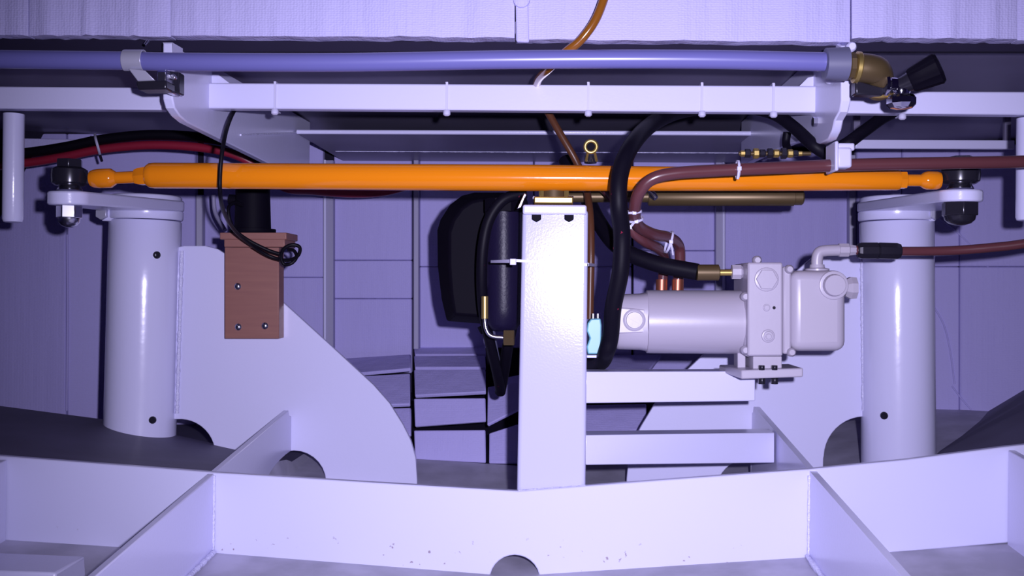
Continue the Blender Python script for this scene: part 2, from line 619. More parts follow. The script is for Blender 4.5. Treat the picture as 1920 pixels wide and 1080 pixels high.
strip([(917, 868), (985, 868), (985, 790), (917, 812)], [2.06, 2.06, 2.10, 2.10])
strip([(913, 797), (985, 760), (985, 715), (914, 725)], [2.09, 2.09, 2.15, 2.15])
strip([(940, 735), (985, 732), (985, 700), (925, 712)], [2.16, 2.16, 2.24, 2.24])
strip([(990, 818), (1212, 806), (1212, 757), (990, 760)], [2.07, 2.07, 2.14, 2.14])
strip([(990, 752), (1230, 748), (1230, 700), (990, 704)], [2.18, 2.18, 2.28, 2.28])
strip([(990, 698), (1215, 697), (1240, 664), (990, 668)], [2.30, 2.30, 2.44, 2.44])

# deck beam flanges seen under the deckhead
def tbeam(px0, px1, py0, py1, Y, name, label):
    a, b = W(px0, py0, Y), W(px1, py1, Y)
    z = (a.z + b.z) / 2
    L = b.x - a.x
    r = thing(name, label, 'beam', (a.x + L / 2, Y, z))
    MB().tube([(a.x, Y, z - 0.003), (b.x, Y, z - 0.003)], 0.0045, 16).build('edge', 'white', r, smooth=60)
    MB().box((a.x + L / 2, Y + 0.22, z - 0.003), (L, 0.43, 0.006)).build('soffit', 'deckhead', r)
    weld((a.x + 0.02, Y + 0.26, z - 0.006), (b.x - 0.02, Y + 0.26, z - 0.006), 0.0016, r)
    return r
tbeam(557, 1470, 246, 246, 2.0, 'deck_beam', 'thin bright steel beam flange under the dark deckhead behind the orange rod')
a, b = W(1604, 260, 1.98), W(1903, 281, 1.98)
fb = thing('flat_bar', 'short white flat bar under the deckhead behind the chrome tap', 'beam', ((a.x + b.x) / 2, 1.985, (a.z + b.z) / 2))
MB().box(((a.x + b.x) / 2, 1.985, (a.z + b.z) / 2), (b.x - a.x, 0.01, abs(a.z - b.z) * 0.86)).build('bar', 'white', fb, bevel=0.002)
for k in (0.02, 0.97):
    MB().box((a.x + (b.x - a.x) * k, 1.995, (a.z + ZD) / 2), (0.012, 0.008, ZD - a.z + 0.01)).build('hanger', 'deckhead', fb)
mb = MB()
a = [WB(40, 292, 0.05), WB(60, 290, 0.05), WB(185, 262, 0.05), WB(40, 259, 0.05)]
mb.prism(a, (0, 0.02, 0)).build('insulation_panel', 'fabric', wb, bevel=0.002)

# ------------------------------------------------------------------ steel frames low down
# transverse floor plate right across the picture
half = 47
tp = [(-300, 834), (0, 855), (400, 886), (700, 905), (972, 921)]
tpr = [(1100, 911), (1300, 896), (1516, 880), (1700, 862), (1884, 838), (2200, 805)]
bt = [(2200, 1005), (1890, 1018), (1680, 1036), (1510, 1050), (1080, 1086)]
btl = [(850, 1086), (410, 1062), (210, 1050), (0, 1024), (-300, 1005)]
hole = arc(965, 1088, half, 0, 180, 14)
outline = tp + tpr + bt + hole + btl
mb = MB().prism([W(x, y, YF - 0.006) for x, y in outline], (0, 0.012, 0))
fp = mb.build('floor_plate', 'plate', bevel=0.0018, smooth=30)
tag(fp, 'long white transverse steel floor plate with half-round drain hole at bottom', 'floor plate')

def rib(front, mid, back, far, label, yback, notch, nz, th=0.010):
    X = W(mid[0], mid[1], YF).x
    p_f, p_m, p_b = WX(*front, X), WX(*mid, X), WX(*back, X)
    # carry the top edge on towards the camera
    d = (p_f - p_m)
    p_n = p_f + d * 0.6
    zt = lambda y: p_m.z + (p_b.z - p_m.z) * (y - p_m.y) / (p_b.y - p_m.y)
    yb = yback
    pts = [(p_n.y, p_n.z), (p_m.y, p_m.z), (yb - 0.020, zt(yb - 0.020)), (yb - 0.016, zt(yb) - 0.012), (yb, zt(yb) - 0.016)]
    # quarter-round drain hole at the back foot
    r = notch
    zc = floor_z(X, yb) - 0.006
    for i in range(9):
        a = math.radians(90 + 90 * i / 8)
        pts.append((yb + r * math.cos(a), zc + nz * math.sin(a)))
    pts.append((yb - r, floor_z(X, yb - r) - 0.004))
    pts.append((YF, floor_z(X, YF) - 0.004))
    pts.append((p_n.y, floor_z(X, p_n.y) - 0.004))
    sx = -th if X < 0 else th
    mb = MB().prism([(X, y, z) for y, z in pts], (sx, 0, 0))
    o = mb.build('longitudinal_rib', 'white', bevel=0.0015, smooth=30)
    return tag(o, label, 'rib', 'longitudinal ribs'), X
rl, XL = rib((180, 1080), (404, 886), (550, 762), None, 'white steel rib running towards the viewer below the wooden block', YG, 0.19, 0.052)
rr, XR = rib((1690, 1080), (1516, 881), (1410, 758), None, 'white steel rib running towards the viewer below the grey pump', YG, 0.05, 0.03)
# outer ribs at the picture's edges, only in front of the floor plate
for px, py, lab in ((18, 856, 'white steel rib end cut off by the left edge of the picture'),
                    (1886, 838, 'white steel rib end cut off by the right edge of the picture')):
    P = W(px, py, YF)
    sx = -0.01 if px < 900 else 0.01
    pts = [(0.95, P.z - 0.05), (YF - 0.007, P.z - 0.003), (YF - 0.007, floor_z(P.x, YF) - 0.004), (0.95, floor_z(P.x, 0.95) - 0.004)]
    mb = MB().prism([(P.x, y, z) for y, z in pts], (sx, 0, 0))
    tag(mb.build('longitudinal_rib', 'white', bevel=0.0015), lab, 'rib', 'longitudinal ribs')
# weld and foot strips of the two ribs in front of the floor plate
for X, o in ((XL, rl), (XR, rr)):
    s = 1 if X < 0 else -1
    weld((X + s * 0.003, 1.0, floor_z(X, 1.0) + 0.002), (X + s * 0.003, YF - 0.01, floor_z(X, YF) + 0.002), 0.004, o)
    weld((X + s * 0.001, YF - 0.008, floor_z(X, YF)), (X + s * 0.001, YF - 0.008, W(404 if X < 0 else 1516, 890, YF).z), 0.0018, o)
# low white bracket at the bottom left corner
a = [W(-90, 1150, 1.25), W(108, 1150, 1.25), W(104, 1074, 1.25), W(-90, 1066, 1.25)]
mb = MB().hexa(a + [p + Vector((0, 0.08, 0)) for p in a])
tag(mb.build('foot_block', 'white', bevel=0.003), 'low white painted block in the bottom left corner', 'block')

# gusset plates beside the rudder tubes
gl = [(300, 470), (345, 461), (385, 461), (408, 467), (430, 481), (525, 562), (612, 641), (700, 722), (730, 756), (755, 796), (770, 826), (779, 858), (782, 900), (782, 960),
      (622, 945)] + arc(551, 905, 60, -10, 190, 16) + [(490, 945), (440, 930)] + [(403, 900)] + arc(337, 852, 66, 10, 95, 10) + [(300, 786)]
mb = MB().prism([W(x, y, YG) for x, y in gl], (0, 0.012, 0))
g1 = mb.build('gusset_plate', 'white', bevel=0.0015, smooth=30)
tag(g1, 'white curved gusset plate holding the wooden block', 'gusset plate', 'gusset plates')
weld(W(341, 470, YG - 0.004), W(332, 775, YG - 0.004), 0.0034, g1)
gr = [(1660, 470), (1540, 470), (1515, 490), (1431, 562), (1345, 641), (1258, 722), (1226, 760), (1204, 796), (1188, 826), (1179, 858), (1175, 900), (1175, 960),
      (1340, 940)] + arc(1408, 925, 66, 180, 90, 10) + [(1410, 945), (1520, 945), (1543, 925), (1544, 860)] + arc(1622, 858, 77, 178, 92, 10) + [(1660, 781)]
mb = MB().prism([W(x, y, YG) for x, y in gr], (0, 0.012, 0))
g2 = mb.build('gusset_plate', 'white', bevel=0.0015, smooth=30)
tag(g2, 'white curved gusset plate behind the grey pump', 'gusset plate', 'gusset plates')
weld(W(1616, 480, YG - 0.004), W(1619, 770, YG - 0.004), 0.0034, g2)

# rudder tubes
def rudder_tube(pt, pb, rpx, label, screws, zlow):
    A, B = W(*pt, YG), W(*pb, YG)
    d = (B - A).normalized()
    L = (A.z - zlow) / -d.z
    r = S(rpx, YG)
    root = thing('rudder_tube', label, 'tube', A + d * L, 'rudder tubes')
    MB().lathe(A, d, [(0, r * 0.97), (0.002, r), (L * 0.3, r), (L * 0.6, r), (L, r)], 56).build('tube', 'tube', root, smooth=60)
    for sx, sy in screws:
        c = W(sx, sy, YG - r * 0.99)
        q = c - A
        k = A + d * q.dot(d)
        n = (c - k).normalized()
        s = MB().lathe(k + n * (r - 0.002), n, [(0, S(7, YG)), (0.004, S(7, YG)), (0.006, S(5, YG))], 12)
        hexprism(s, k + n * (r + 0.003), n, S(4, YG), 0.004)
        s.build('grease_plug', 'dark_steel', root)
    return A, d, r
AL, dL, rL = rudder_tube((273, 414), (263, 800), 66, 'white upright rudder tube beside the wooden block', [(301, 478), (293, 790)], ZC - 0.30)
AR, dR, rR = rudder_tube((1681, 416), (1684, 850), 65, 'white upright rudder tube beside the grey pump', [(1651, 781)], ZC - 0.34)

# tiller arms on top of the tubes
YR = 1.50                                # tie rod distance
def tiller(A, r, top_py, tip_px, arm_py0, arm_py1, label, bolt_px, cx, rise):
    zt = W(cx, top_py, YG - r).z
    root = thing('tiller_arm', label, 'tiller arm', (A.x, A.y, A.z), 'tiller arms')
    MB().lathe((A.x, A.y, A.z + 0.001), (0, 0, 1), [(0, r * 1.01), (0.003, r * 1.04), (0.016, r * 1.04), (0.018, r * 1.0),
               (zt - A.z - 0.003, r * 1.0), (zt - A.z, r * 0.96)], 56).build('collar', 'white', root, smooth=50)
    T = W(tip_px, (arm_py0 + arm_py1) / 2, YR)
    h = S(arm_py1 - arm_py0, YR)
    C = Vector((A.x, A.y, 0))
    D = Vector((T.x, T.y, 0)) - C
    ang = math.atan2(D.y, D.x)
    r1, r2 = r * 1.06, 0.031
    beta = math.acos((r1 - r2) / D.length)
    ring = []
    for i in range(25):
        a = ang + beta + (2 * math.pi - 2 * beta) * i / 24
        ring.append((C.x + r1 * math.cos(a), C.y + r1 * math.sin(a)))
    for i in range(17):
        a = ang - beta + 2 * beta * i / 16
        ring.append((C.x + D.x + r2 * math.cos(a), C.y + D.y + r2 * math.sin(a)))
    z0 = T.z - h / 2
    k = rise / (YG - 0.05 - T.y)
    MB().prism([(x, y, z0 + k * (y - T.y)) for x, y in ring], (0, 0, h)).build('arm', 'white', root, bevel=0.003, smooth=45)
    # clamp bolt
    c = W(bolt_px, 401, YG - r * 0.75)
    s = 1 if bolt_px > 900 else -1
    mb = MB()
    mb.box(c + Vector((-s * 0.012, 0.016, 0)), (0.03, 0.03, 0.026)).build('clamp_lug', 'white', root, bevel=0.002)
    mb = MB()
    hexprism(mb, c + Vector((0, 0.001, 0)), (0, -1, 0), 0.0115, 0.010)
    mb.build('clamp_bolt', 'alu', root, bevel=0.001)
    return T, h
TL, hL = tiller(AL, rL, 363, 130, 359, 385, 'white tiller arm on the tube beside the wooden block', 193, 272, 0.016)
TR, hR = tiller(AR, rR, 365, 1800, 357, 379, 'white tiller arm on the tube beside the grey pump', 1752, 1681, 0.012)

# ------------------------------------------------------------------ orange tie rod
yc = lambda x: 329 + (x - 275) * (338 - 329) / (1690 - 275)
tr = thing('tie_rod', 'long glossy orange steering tie rod spanning both tiller arms', 'tie rod', W(980, 355, YR))
def rodpart(prof, name, seg=40, material='orange'):
    return turned([(x, yc(x) + dy, YR, r) for x, dy, r in prof], seg).build(name, material, tr, smooth=35)
rodpart([(276, 0, 17), (276, 0, 20), (281, 0, 23.5), (290, 0, 24.5), (980, 0, 25), (1500, 0, 21), (1682, 0, 18.5), (1686, 0, 17.5)], 'rod')
rodpart([(253, 3, 13), (254, 3, 15), (262, 2, 18), (275, 1, 19), (277, 1, 14)], 'lock_nut', 6)
rodpart([(214, 5, 11.5), (255, 3, 11.5)], 'shank')
rodpart([(169, 7, 10), (171, 7, 15), (177, 7, 17.5), (186, 7, 18.5), (208, 6, 18.5), (213, 6, 15), (219, 5, 11)], 'rod_eye', 24)
rodpart([(1684, 0, 15), (1686, 0, 17), (1698, 0, 17), (1700, 0, 13)], 'lock_nut', 6)
rodpart([(1697, 0, 11), (1732, 0, 11)], 'shank')
rodpart([(1726, 0, 11), (1732, 0, 15), (1738, 0, 17), (1756, 0, 17), (1762, 0, 15), (1764, 0, 11), (1765, 0, 8)], 'rod_eye', 24)
def joint(T, h, ztop, rbig, dome, rn):
    top = T.z + h / 2
    x, y = T.x, T.y
    MB().lathe((x, y, top), (0, 0, 1), [(0, 0.016), (0.002, 0.019), (0.006, 0.017), (0.009, 0.015)], 24).build('spacer', 'steel', tr)
    MB().lathe((x, y, top + 0.009), (0, 0, 1), [(0, rbig * 0.8), (0.004, rbig), (0.014, rbig * 1.03), (0.024, rbig), (0.028, rbig * 0.75)], 32).build('ball_joint', 'dark_steel', tr)
    mb = MB()
    hexprism(mb, (x, y, top + 0.036), (0, 0, 1), 0.0195, 0.013, 0.35)
    mb.build('bolt_head', 'dark_steel', tr, bevel=0.0012)
    mb = MB()
    hexprism(mb, (x, y, T.z - h / 2), (0, 0, -1), rn, 0.020, 0.15)
    mb.build('nut', dome, tr, bevel=0.0015)
    MB().lathe((x, y, T.z - h / 2 - 0.020), (0, 0, -1), [(0, rn * 0.85), (0.006, rn * 0.8), (0.011, rn * 0.6), (0.014, rn * 0.25)], 24).build('cap', dome, tr)
joint(TL, hL, 0, 0.026, 'steel', 0.019)
joint(TR, hR, 0, 0.027, 'dark_steel', 0.026)

# ------------------------------------------------------------------ square post with bearing
pr = thing('square_post', 'white square steel post standing at the middle of the floor plate', 'post', W(1034, 920, 1.50))
PW = 0.0995
Tc, Bc = W(1041, 392, 1.452), W(1033, 935, 1.452)
Ry = Matrix.Rotation(math.radians(-0.6), 3, 'Z')
def post_ring(c, w, d):
    return [c + Ry @ Vector(q) for q in ((-w / 2, 0, 0), (w / 2, 0, 0), (w / 2, d, 0), (-w / 2, d, 0))]
lo, hi = post_ring(Bc, PW, PW), post_ring(Tc, PW * 0.955, PW)
MB().hexa([lo[0], lo[1], hi[1], hi[0], lo[3], lo[2], hi[2], hi[3]]).build('tube', 'post', pr, bevel=0.006, bseg=3, smooth=30)
cp = W(1040, 394, 1.448)
cap = MB().box(cp + Vector((0, PW / 2 - 0.002, 0.000)), (PW * 0.92, PW + 0.014, 0.014)).build('cap_plate', 'white', pr, bevel=0.003)
for x in (1006, 1067):
    c = W(x, 407, 1.451)
    mb = MB()
    hexprism(mb, c, (0, -1, 0), S(10, 1.45), 0.006)
    mb.build('bolt', 'plastic', pr, bevel=0.001)
weld(W(972, 921, 1.449), W(1098, 912, 1.449), 0.0022, pr)

br = thing('bearing_block', 'brass bearing flange bolted on top of the square post', 'bearing', W(1038, 384, 1.5))
c = W(1038, 379, 1.50)
MB().box(c, (S(72, 1.5), 0.07, S(13, 1.5))).build('flange', 'brass', br, bevel=0.002)
MB().lathe(W(1038, 373, 1.515), (0, 0, 1), [(0, S(29, 1.5)), (S(15, 1.5), S(27, 1.5))], 32).build('barrel', 'bronze', br)
for x in (1015, 1062):
    mb = MB()
    hexprism(mb, W(x, 372, 1.485), (0, 0, 1), S(5, 1.5), S(14, 1.5))
    mb.build('stud', 'brass', br)
for x in (1004, 1070):
    mb = MB()
    hexprism(mb, W(x, 374, 1.48), (0, 0, 1), S(6, 1.5), S(6, 1.5))
    mb.build('bolt', 'steel', br)
a = [W(969, 392, 1.47), W(977, 389, 1.47), W(987, 364, 1.47), W(983, 362, 1.47)]
tag(MB().prism(a, (0, 0.004, 0)).build('split_pin', 'steel', bevel=0.001), 'small bright metal pin at the left of the brass bearing', 'pin')

# hydraulic cylinder behind the rod
hc = thing('hydraulic_cylinder', 'dull brass hydraulic cylinder lying behind the orange rod', 'cylinder', W(1300, 385, 1.62))
Yc = 1.64
turned([(1215, 370, Yc, 14.5), (1217, 370, Yc, 16), (1488, 370, Yc, 16), (1489, 370, Yc, 14)], 32).build('barrel', 'bronze', hc)
turned([(1488, 370, Yc, 13), (1489, 370, Yc, 14.5), (1503, 370, Yc, 14.5), (1506, 370, Yc, 12)], 24).build('end_cap', 'bronze', hc)
turned([(1060, 369, Yc, 10.5), (1218, 369, Yc, 10.5)], 24).build('shaft', 'bronze', hc)
turned([(1212, 352, Yc - 0.02, 3), (1225, 366, Yc - 0.025, 7), (1230, 372, Yc - 0.03, 5)], 10).build('port_screw', 'steel', hc)

# small brass bleed fitting standing above the rod
bf = thing('bleed_fitting', 'small round brass hose fitting standing up above the orange rod', 'fitting', W(1108, 300, 1.52))
c = W(1108, 275, 1.50)
prof = []
n = 20
ringv = []
mb = MB()
mb.tube([c + Vector((S(11, 1.5) * math.cos(2 * math.pi * k / n), 0, S(11, 1.5) * math.sin(2 * math.pi * k / n))) for k in range(n + 1)], S(3.6, 1.5), 8, caps=False)
mb.build('ring', M['brass'], bf, smooth=80)
MB().lathe(c + Vector((0, 0.002, 0)), (0, 1, 0), [(0, S(9, 1.5)), (0.03, S(9, 1.5))], 16).build('bore', 'plastic', bf)
for dx in (-9, 11):
    MB().tube([W(1108 + dx * 0.6, 284, 1.5), W(1108 + dx, 302, 1.51)], S(2.6, 1.5), 8).build('prong', 'brass', bf)
MB().lathe(W(1107, 306, 1.52), (0, 0, 1), [(0, S(12, 1.5)), (S(14, 1.5), S(11, 1.5))], 16).build('base', 'dark_steel', bf)

# ------------------------------------------------------------------ deck beam, brackets and blue-grey pipe
def beam(px0, px1, y0, y1, label, yt0=None, Y=YB):
    a0, a1 = W(px0, y0[0], Y), W(px0, y0[1], Y)
    b0, b1 = W(px1, y1[0], Y), W(px1, y1[1], Y)
    d = Vector((0, 0.022, 0))
    o = MB().hexa([a1, b1, b0, a0, a1 + d, b1 + d, b0 + d, a0 + d]).build('box_beam', 'white', bevel=0.0025)
    return tag(o, label, 'beam', 'box beams under the deckhead')
beam(384, 1541, (155, 203), (161, 211), 'long white box beam between the two hanging brackets')
beam(-200, 304, (160, 202), (164, 206), 'white box beam running off past the left bracket')
beam(1588, 2100, (171, 212), (172, 217), 'white box beam behind the chrome tap')

def bracket(pxs, X, th, label, yback, ztop):
    pts = [WX(x, y, X) for x, y in pxs]
    pts = [(p.y, p.z) for p in pts]
    pts += [(yback, pts[-1][1]), (yback, ztop), (pts[0][0] + 0.0, ztop if pts[0][1] > ztop - 0.004 else pts[0][1])]
    mb = MB().prism([(X, y, z) for y, z in pts], (th, 0, 0))
    o = mb.build('deck_bracket', 'white', bevel=0.002, smooth=30)
    return tag(o, label, 'bracket', 'hanging deck brackets')
XBL = W(324, 120, 1.356).x
XBR = W(1577, 120, 1.366).x
lb = [(324, 80), (324, 186), (328, 203), (338, 218), (352, 230), (400, 254), (490, 299), (545, 327)]
rb = [(1577, 80), (1576, 190), (1570, 208), (1558, 222)]
lbk = bracket(lb, XBL, -0.014, 'white hanging deck bracket with curved foot left of the black cable', 2.12, ZD)
weld(WX(450, 253, XBL) + Vector((0.001, 0, 0)), WX(556, 249, XBL) + Vector((0.001, 0, 0)), 0.0016, lbk)
def bracket_right():
    X = XBR
    P = lambda x, y: (WX(x, y, X).y, WX(x, y, X).z)
    pts = [P(1577, 86), P(1577, 190), P(1573, 210), P(1564, 226), P(1560, 245), P(1552, 262), P(1535, 270), P(1515, 262), P(1480, 270), P(1430, 292), P(1400, 306)]
    pts += [(2.1, pts[-1][1] - 0.01), (2.1, ZD), (pts[0][0] + 0.05, ZD)]
    mb = MB().prism([(X, y, z) for y, z in pts], (0.013, 0, 0))
    return tag(mb.build('deck_bracket', 'white', bevel=0.002, smooth=30), 'white hanging deck bracket below the pipe coupling', 'bracket', 'hanging deck brackets')
rbk = bracket_right()
mb = MB()
c = WX(1532, 228, XBR)
hexprism(mb, c, (-1, 0, 0), 0.007, 0.006)
mb.build('bolt', 'steel', rbk)
mb = MB().lathe(WX(1556, 150, XBR), (-1, 0, 0), [(0, 0.006), (0.004, 0.005), (0.006, 0.003)], 12)
mb.build('rivet', 'white', rbk)
mb = MB().lathe(W(1594, 90, 1.345), (0, -1, 0), [(0, S(9, 1.35)), (0.008, S(9, 1.35)), (0.011, S(6, 1.35))], 16)
tag(mb.build('cap_nut', 'white'), 'small round white cap above the brass nipple', 'nut')

# gussets where the box beam meets the brackets
for pts, lab in (([(384, 156), (384, 137), (410, 140), (432, 157)], 'small white corner gusset at the left end of the long box beam'),
                 ([(1541, 162), (1541, 140), (1515, 145), (1498, 162)], 'small white corner gusset at the right end of the long box beam')):
    a = [W(x, y, YB + 0.012) for x, y in pts]
    tag(MB().prism(a, (0, 0.008, 0)).build('corner_gusset', 'white', bevel=0.001), lab, 'gusset')

YP = 1.29
pp = MB().tube(path([(-420, 104, YP), (-200, 107, YP), (0, 111, YP), (240, 114, YP), (320, 116, YP), (640, 117, YP), (960, 112, YP), (1280, 111, YP), (1552, 116, YP)], 10), S(17.5, YP), 28)
tag(pp.build('plastic_pipe', 'pvc', smooth=60), 'long grey-blue plastic pipe crossing below the header wall', 'pipe')
fit = thing('pipe_fitting', 'brass elbow with plastic socket at the end of the grey-blue pipe', 'fitting', W(1600, 150, YP))
turned([(1546, 120, YP, 24), (1547, 120, YP, 29), (1588, 120, YP, 31), (1589, 120, YP, 26)], 36).build('socket', 'pvc_dark', fit)
turned([(1588, 124, YP, 21), (1592, 124, YP, 25), (1600, 124, YP, 25), (1604, 124, YP, 22)], 8).build('nipple', 'bronze', fit, smooth=20)
turned([(1602, 126, YP, 26), (1603, 126, YP, 29), (1610, 127, YP, 29), (1612, 127, YP, 27)], 32).build('ring', 'brass', fit)
el = path([(1609, 127, YP), (1628, 129, YP), (1643, 134, YP + 0.003), (1648, 148, YP + 0.012), (1648, 168, YP + 0.03)], 6)
nn = len(el)
rad = [S(27, YP) if i < nn * 0.5 else S(26, YP) for i in range(nn)]
MB().tube(el, rad, 28).build('elbow', 'bronze', fit, smooth=60)
MB().lathe(W(1648, 158, YP + 0.02), (0.06, 0.5, -0.8), [(0, S(28, YP)), (0.003, S(30, YP)), (0.010, S(30, YP)), (0.012, S(27, YP))], 28).build('collar', 'brass', fit)
a = [W(1604, 150, YP - 0.002), W(1604, 177, YP - 0.002), W(1656, 179, YP - 0.002), W(1660, 165, YP - 0.002), W(1640, 160, YP - 0.002)]
MB().prism(a, (0, 0.02, 0)).build('mounting_tab', 'dark_steel', fit, bevel=0.002)

tap = thing('tap_valve', 'chrome tap with ribbed black knob beside the brass elbow', 'tap', W(1690, 205, YP))
turned([(1656, 160, YP, 15), (1658, 160, YP, 19), (1664, 160, YP, 19), (1668, 160, YP, 15), (1680, 160, YP, 14)], 24).build('union', 'chrome', tap)
MB().lathe(W(1690, 152, YP), (0, 0, -1), [(0, S(10, YP)), (0.004, S(15, YP)), (0.014, S(16, YP)), (0.02, S(12, YP))], 20).build('body', 'chrome', tap)
mb = MB()
for k in range(1):
    mb.lathe(W(1690, 176, YP), (0, 0, -1), [(0, S(9, YP)), (0.002, S(22, YP)), (0.006, S(27, YP)), (0.013, S(27, YP)), (0.018, S(20, YP)), (0.020, S(8, YP))], 10)
mb.build('outlet_nut', 'chrome', tap, smooth=25)
A0, A1 = W(1686, 162, YP), W(1764, 126, YP - 0.02)
ax = A1 - A0
MB().lathe(A0, ax, [(0, S(15, YP)), (0.010, S(17, YP)), (0.018, S(19, YP)), (0.019, S(17, YP))], 20).build('neck', 'dark_steel', tap)
mb = MB()
L = ax.length
axn = ax.normalized()
upv = (Vector((0, 0, 1)) - axn * axn.z).normalized()
bi = axn.cross(upv)
v, f = [], []
seg = 32
for s, r in ((0.014, 20), (0.017, 23), (0.03, 26), (L * 0.93, 30), (L, 26), (L + 0.001, 12)):
    for k in range(seg):
        rr_ = r * (1.0 if (k // 2) % 2 else 0.92)
        a = 2 * math.pi * k / seg
        v.append(A0 + axn * s + (upv * math.cos(a) + bi * math.sin(a)) * S(rr_, YP))
for i in range(5):
    for k in range(seg):
        q = i * seg + k
        w = i * seg + (k + 1) % seg
        f.append((q, w, w + seg, q + seg))
f.append(tuple(range(seg)))
f.append(tuple(range(5 * seg, 6 * seg)))
MB().add(v, f).build('knob', 'plastic', tap, smooth=30)

# saddle clamp holding the pipe near its left end
cl = thing('pipe_clamp', 'grey metal saddle clamp holding the pipe on the left bracket', 'clamp', W(290, 168, YP))
x0, x1 = W(234, 114, YP).x, W(271, 115, YP).x
cz = W(252, 114, YP).z
r0, r1 = S(18.5, YP), S(21, YP)
ring = [(r1 * math.cos(math.radians(a)), r1 * math.sin(math.radians(a))) for a in range(60, 261, 10)]
inner = [(r0 * math.cos(math.radians(a)), r0 * math.sin(math.radians(a))) for a in range(260, 59, -10)]
pts = [(x0, YP + p[0], cz + p[1]) for p in ring + inner]
MB().prism(pts, (x1 - x0, 0, 0)).build('strap', 'alu', cl, bevel=0.0006, smooth=30)
a = [W(240, 128, YP - 0.012), W(272, 132, YP - 0.012), W(290, 150, YP - 0.008), W(258, 152, YP - 0.008)]
MB().hexa(a + [p + Vector((0, 0.006, -0.001)) for p in a]).build('strap_leg', 'alu', cl, bevel=0.001)
a = [W(254, 152, YP - 0.009), W(312, 150, YP - 0.009), W(312, 167, YP - 0.009), W(258, 168, YP - 0.009)]
MB().hexa(a + [p + Vector((0, 0.03, 0)) for p in a]).build('foot', 'dark_steel', cl, bevel=0.002)
a = [W(293, 132, YP), W(312, 132, YP), W(312, 168, YP), W(293, 166, YP)]
MB().hexa(a + [p + Vector((0, 0.05, 0)) for p in a]).build('clip', 'steel', cl, bevel=0.002)
a = [W(316, 134, YP + 0.02), W(336, 134, YP + 0.03), W(336, 176, YP + 0.03), W(314, 168, YP + 0.02)]
MB().hexa(a + [p + Vector((0, 0.02, 0)) for p in a]).build('back_plate', 'dark_steel', cl, bevel=0.002)
mb = MB()
hexprism(mb, W(328, 146, YP + 0.022), (0, -1, 0), S(6, YP), 0.008)
mb.build('bolt', 'steel', cl, bevel=0.001)
MB().tube([W(272, 84, YP + 0.03), W(278, 76, YP + 0.03)], S(3, YP), 8).build('strap_end', 'steel', cl)

# hanging tubes at the edges
for px, y0, y1, lab in ((26, 214, 417, 'short white tube hanging from the beam at the left edge'), (1927, 222, 414, 'short white tube hanging from the beam at the right edge')):
    A, B = W(px, y0, 1.52), W(px - 2, y1, 1.52)
    r = S(19, 1.52)
    L = (A - B).length
    mb = MB().lathe(A, B - A, [(0, r), (L * 0.5, r), (L - 0.005, r), (L - 0.001, r * 0.9), (L, r * 0.7)], 28)
    tag(mb.build('hanging_tube', 'white', smooth=50), lab, 'tube', 'hanging tubes')

# nylon ties round the box beam
for px, ytop, ybot, lab in ((516, 157, 205, 'white cable tie on the long beam nearest the black cable'),
                            (838, 158, 207, 'white cable tie on the long beam above the black housing'),
                            (1103, 158, 208, 'white cable tie on the long beam above the brass bleed fitting'),
                            (1316, 159, 209, 'white cable tie on the long beam right of the thick black hose'),
                            (1450, 160, 210, 'white cable tie on the long beam nearest the right bracket'),
                            (1691, 172, 214, 'white cable tie on the beam behind the chrome tap')):
    c = W(px, ybot, YB)
    root = thing('cable_tie', lab, 'cable tie', c, 'cable ties on the box beams')
    t, b = W(px, ytop - 2, YB), W(px, ybot + 1, YB)
    s = S(4.5, YB)
    MB().box(((t + b) / 2) + Vector((0, -0.0012, 0)), (s, 0.0016, t.z - b.z)).build('strap', 'nylon', root)
    MB().box(t + Vector((0, 0.011, 0.0008)), (s, 0.026, 0.0016)).build('strap', 'nylon', root)
    MB().box(b + Vector((0, 0.011, -0.0008)), (s, 0.026, 0.0016)).build('strap', 'nylon', root)
    MB().lathe(b + Vector((0, -0.002, 0.001)), (0, 0, -1), [(0, S(5, YB)), (0.002, S(7, YB)), (0.007, S(7, YB)), (0.009, S(4, YB))], 10).build('lock', 'nylon', root)

# ------------------------------------------------------------------ pump bracket and pump
def angle_bar(y0, y1, px1, Y0, Y1, label):
    a0, a1 = W(1098, y0[0], Y0), W(1098, y0[1], Y0)
    b0, b1 = W(px1, y1[0], Y1), W(px1, y1[1], Y1)
    d = Vector((0, 0.006, 0))
    root = thing('angle_bar', label, 'bar', a1, 'angle bars from the post')
    MB().hexa([a1, b1, b0, a0, a1 + d, b1 + d, b0 + d, a0 + d]).build('web', 'white', root, bevel=0.0015)
    e = Vector((0, 0.045, 0))
    u = Vector((0, 0, -0.006))
    MB().hexa([a0 + u, b0 + u, b0, a0, a0 + u + e, b0 + u + e, b0 + e, a0 + e]).build('flange', 'white', root, bevel=0.0015)
    return root
angle_bar((697, 756), (696, 752), 1416, 1.49, 1.56, 'upper white angle bar reaching from the post to below the pump')
angle_bar((816, 872), (811, 868), 1452, 1.49, 1.66, 'lower white angle bar reaching from the post to the right rib')

YM = 1.53
pu = thing('hydraulic_pump', 'pale grey electric hydraulic pump unit right of the post', 'pump', W(1420, 690, YM))
turned([(1210, 603, YM, 55), (1212, 603, YM, 58.5), (1220, 603, YM, 59), (1390, 604, YM, 59), (1392, 604, YM, 56)], 48).build('motor', 'pump', pu)
